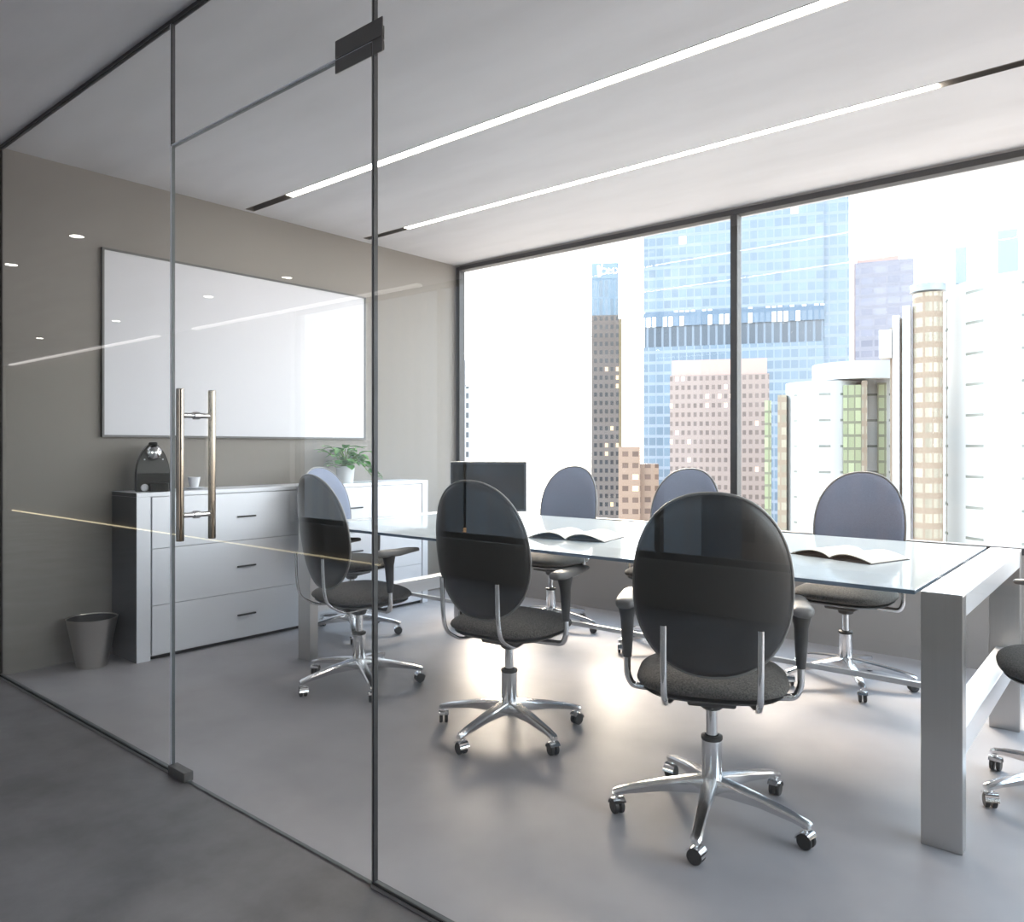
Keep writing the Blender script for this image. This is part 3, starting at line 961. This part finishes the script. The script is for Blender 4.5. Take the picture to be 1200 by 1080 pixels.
t = building('hotel_tower', 'round white tower with green glass strips, the lower of the two white ones', -19.4, 63.0)
b = MB(); drum(b, -.8, 4.0, 2.95, 51.6); drum(b, 3.0, 5.5, 2.4, 51.9); b.build('facade', 'hotel', t, smooth=30)
b = MB(); drum(b, 1.9, 4.6, 3.55, 53.1)
for v in b.bm.verts:
    if v.co.z < 1: v.co.z = 51.7
b.build('drum_cap', 'hotel_plain', t, smooth=30)
b = MB(); b.box(.75, 2.1, 1.35, 4, 0, 51.2); b.box(3.3, 3.95, 2.6, 4, 0, 51.4); b.build('glazed_strip', 'hotel_glass', t, smooth=0)
b = MB(); b.box(2.1, 2.5, 1.2, 4, 0, 51.5); b.box(-4.3, -3.6, 2.2, 4, 0, 50.6); b.build('lift_shaft', 'hotel_tan', t, smooth=0)
b = MB(); drum(b, 4.75, 4.6, .85, 51.3); b.box(-5.4, -4.9, 3, 4, 0, 50.2); b.build('round_bay', 'hotel_glass', t, smooth=30)

t = building('hotel_tower', 'tall round white tower with glass boxes on its roof and a brown stair column', -8.3, 58.6)
b = MB(); drum(b, 3.9, 6.3, 6.6, 57.6); b.build('facade', 'hotel', t, smooth=30)
b = MB(); drum(b, -3.55, 2.2, .95, 57.0); b.build('stair_tower', 'hotel_tan', t, smooth=30)
b = MB(); drum(b, -3.55, 2.2, 1.15, 57.6); 
for v in b.bm.verts:
    if v.co.z < 1: v.co.z = 57.1
b.build('tower_cap', 'roof_glass', t, smooth=30)
b = MB(); b.box(-5.1, -4.6, 1.6, 3, 0, 56.2); b.box(-5.75, -5.3, 1.7, 3, 0, 55.6); b.box(-6.6, -5.8, 1.5, 3, 52.6, 54.6); b.build('white_slab', 'hotel_plain', t, smooth=0)
b = MB(); b.box(-5.29, -5.11, 2.2, 3, 0, 55.4); b.box(-5.95, -5.77, 2.2, 3, 0, 54.8); b.box(-2.5, -2.2, 4.6, 6, 0, 57.0); b.build('shadow_joint', 'hotel_tan', t, smooth=0)
b = MB(); b.box(-1.9, -1.2, 3.0, 5, 57.65, 60.2); b.box(.6, 1.75, 2.5, 5, 57.65, 60.9); b.box(2.3, 3.3, 3.0, 5, 60.5, 61.1); b.build('roof_box', 'roof_glass', t, smooth=0)
b = MB(); b.box(1.76, 6.0, 2.8, 6, 57.65, 60.5); b.build('roof_house', 'hotel_plain', t, smooth=0)

# unseen buildings added across the street: they block sky and show as reflections
for x, w_, y, h_, m, lab in ((-39.0, 8.4, -26, 75, 'far_pale', 'pale blue building reflected in the glass partition over the whiteboard'),
                             (-41.5, 11, -36, 100, 'far_dark', 'dark office block reflected in the glass partition'),
                             (-20.5, 13, -26, 110, 'far_blue', 'blue glass tower reflected in the glass partition'),
                             (-7, 14, -30, 70, 'far_brown', 'brown building reflected in the glass partition'),
                             (6, 11, -28, 95, 'far_blue', 'unseen blue tower added to block sky opposite the corridor glazing'),
                             (19, 14, -30, 80, 'far_dark', 'unseen dark block added to block sky opposite the corridor glazing')):
    t = tag(empty('office_block', (x, y, GZ)), lab, 'building')
    b = MB(); b.box(-w_ / 2, w_ / 2, -8, 0, 0, h_); b.build('facade', m, t, smooth=0)

b = MB(); b.box(-80, 60, -60, YO - .4, GZ - .5, GZ)
tag(b.build('street', 'asphalt', smooth=0), kind='structure')  # added out of view so less light comes up into the corridor

# ------------------------------------------------------------------ light
wd = bpy.data.worlds.new('World'); S.world = wd; wd.use_nodes = True
nt = wd.node_tree; N, L = nt.nodes, nt.links
N.clear()
out = N.new('ShaderNodeOutputWorld'); bg = N.new('ShaderNodeBackground'); L.new(bg.outputs[0], out.inputs[0])
tc = N.new('ShaderNodeTexCoord'); sp = N.new('ShaderNodeSeparateXYZ'); L.new(tc.outputs['Generated'], sp.inputs[0])
cr = N.new('ShaderNodeValToRGB')
mr = N.new('ShaderNodeMapRange'); mr.inputs['From Min'].default_value = -.3; mr.inputs['From Max'].default_value = .7
L.new(sp.outputs['Z'], mr.inputs['Value']); L.new(mr.outputs[0], cr.inputs[0])
e = cr.color_ramp.elements
e[0].position = 0.0; e[0].color = (.40, .36, .33, 1)
e[1].position = 1.0; e[1].color = (.62, .80, 1.0, 1)
for p, c in ((.27, (.55, .50, .46, 1)), (.31, (.98, .98, .985, 1)), (.55, (.88, .945, 1.0, 1))):
    k = e.new(p); k.color = c
L.new(cr.outputs[0], bg.inputs['Color'])
bg.inputs['Strength'].default_value = 7.4

def area(name, loc, rx, sx, sy):
    l = bpy.data.lights.new(name, 'AREA'); l.shape = 'RECTANGLE'; l.size = sx; l.size_y = sy
    o = bpy.data.objects.new(name, l); COL.objects.link(o); o.location = loc; o.rotation_euler = (rx, 0, 0)
    l.cycles.is_portal = True
    return o
area('daylight_portal', ((XW + XR) / 2, YW + .20, 1.695), -PI / 2, XR - XW - .05, 2.12)
p3 = area('side_portal', (XR + .14, (YP + YW) / 2 + .05, 1.695), 0, 3.4, 2.12)
p3.rotation_euler = (PI / 2, 0, PI / 2)
area('corridor_portal', ((-7.6 + XR) / 2, YO - .25, 1.43), PI / 2, XR + 7.6, 2.68)

sun = bpy.data.lights.new('sun', 'SUN'); sun.energy = 20.0; sun.angle = math.radians(40); sun.color = (1.0, .80, .62)
so_ = bpy.data.objects.new('sun', sun); COL.objects.link(so_)
az, el = math.radians(128), math.radians(30)
dv = Vector((math.cos(el) * math.cos(az), math.cos(el) * math.sin(az), math.sin(el)))
so_.rotation_euler = dv.to_track_quat('Z', 'Y').to_euler()

# ------------------------------------------------------------------ camera
cam = bpy.data.cameras.new('camera'); co = bpy.data.objects.new('camera', cam); COL.objects.link(co)
co.location = (0, 0, 1.2)
co.rotation_euler = (PI / 2, 0, math.atan2(750, 900))
cam.sensor_width = 36; cam.sensor_fit = 'HORIZONTAL'; cam.lens = 27.0
cam.shift_y = -16 / 1200
cam.clip_start = .05; cam.clip_end = 1000
S.camera = co

S.view_settings.view_transform = 'Standard'
S.view_settings.look = 'None'
S.view_settings.exposure = 0.0
S.view_settings.gamma = 1.0
S.view_settings.use_curve_mapping = False
S.cycles.use_denoising = True
S.cycles.max_bounces = 14
S.cycles.transparent_max_bounces = 24
S.cycles.diffuse_bounces = 6
S.cycles.glossy_bounces = 6
S.cycles.caustics_reflective = False
S.cycles.sample_clamp_indirect = 8.0
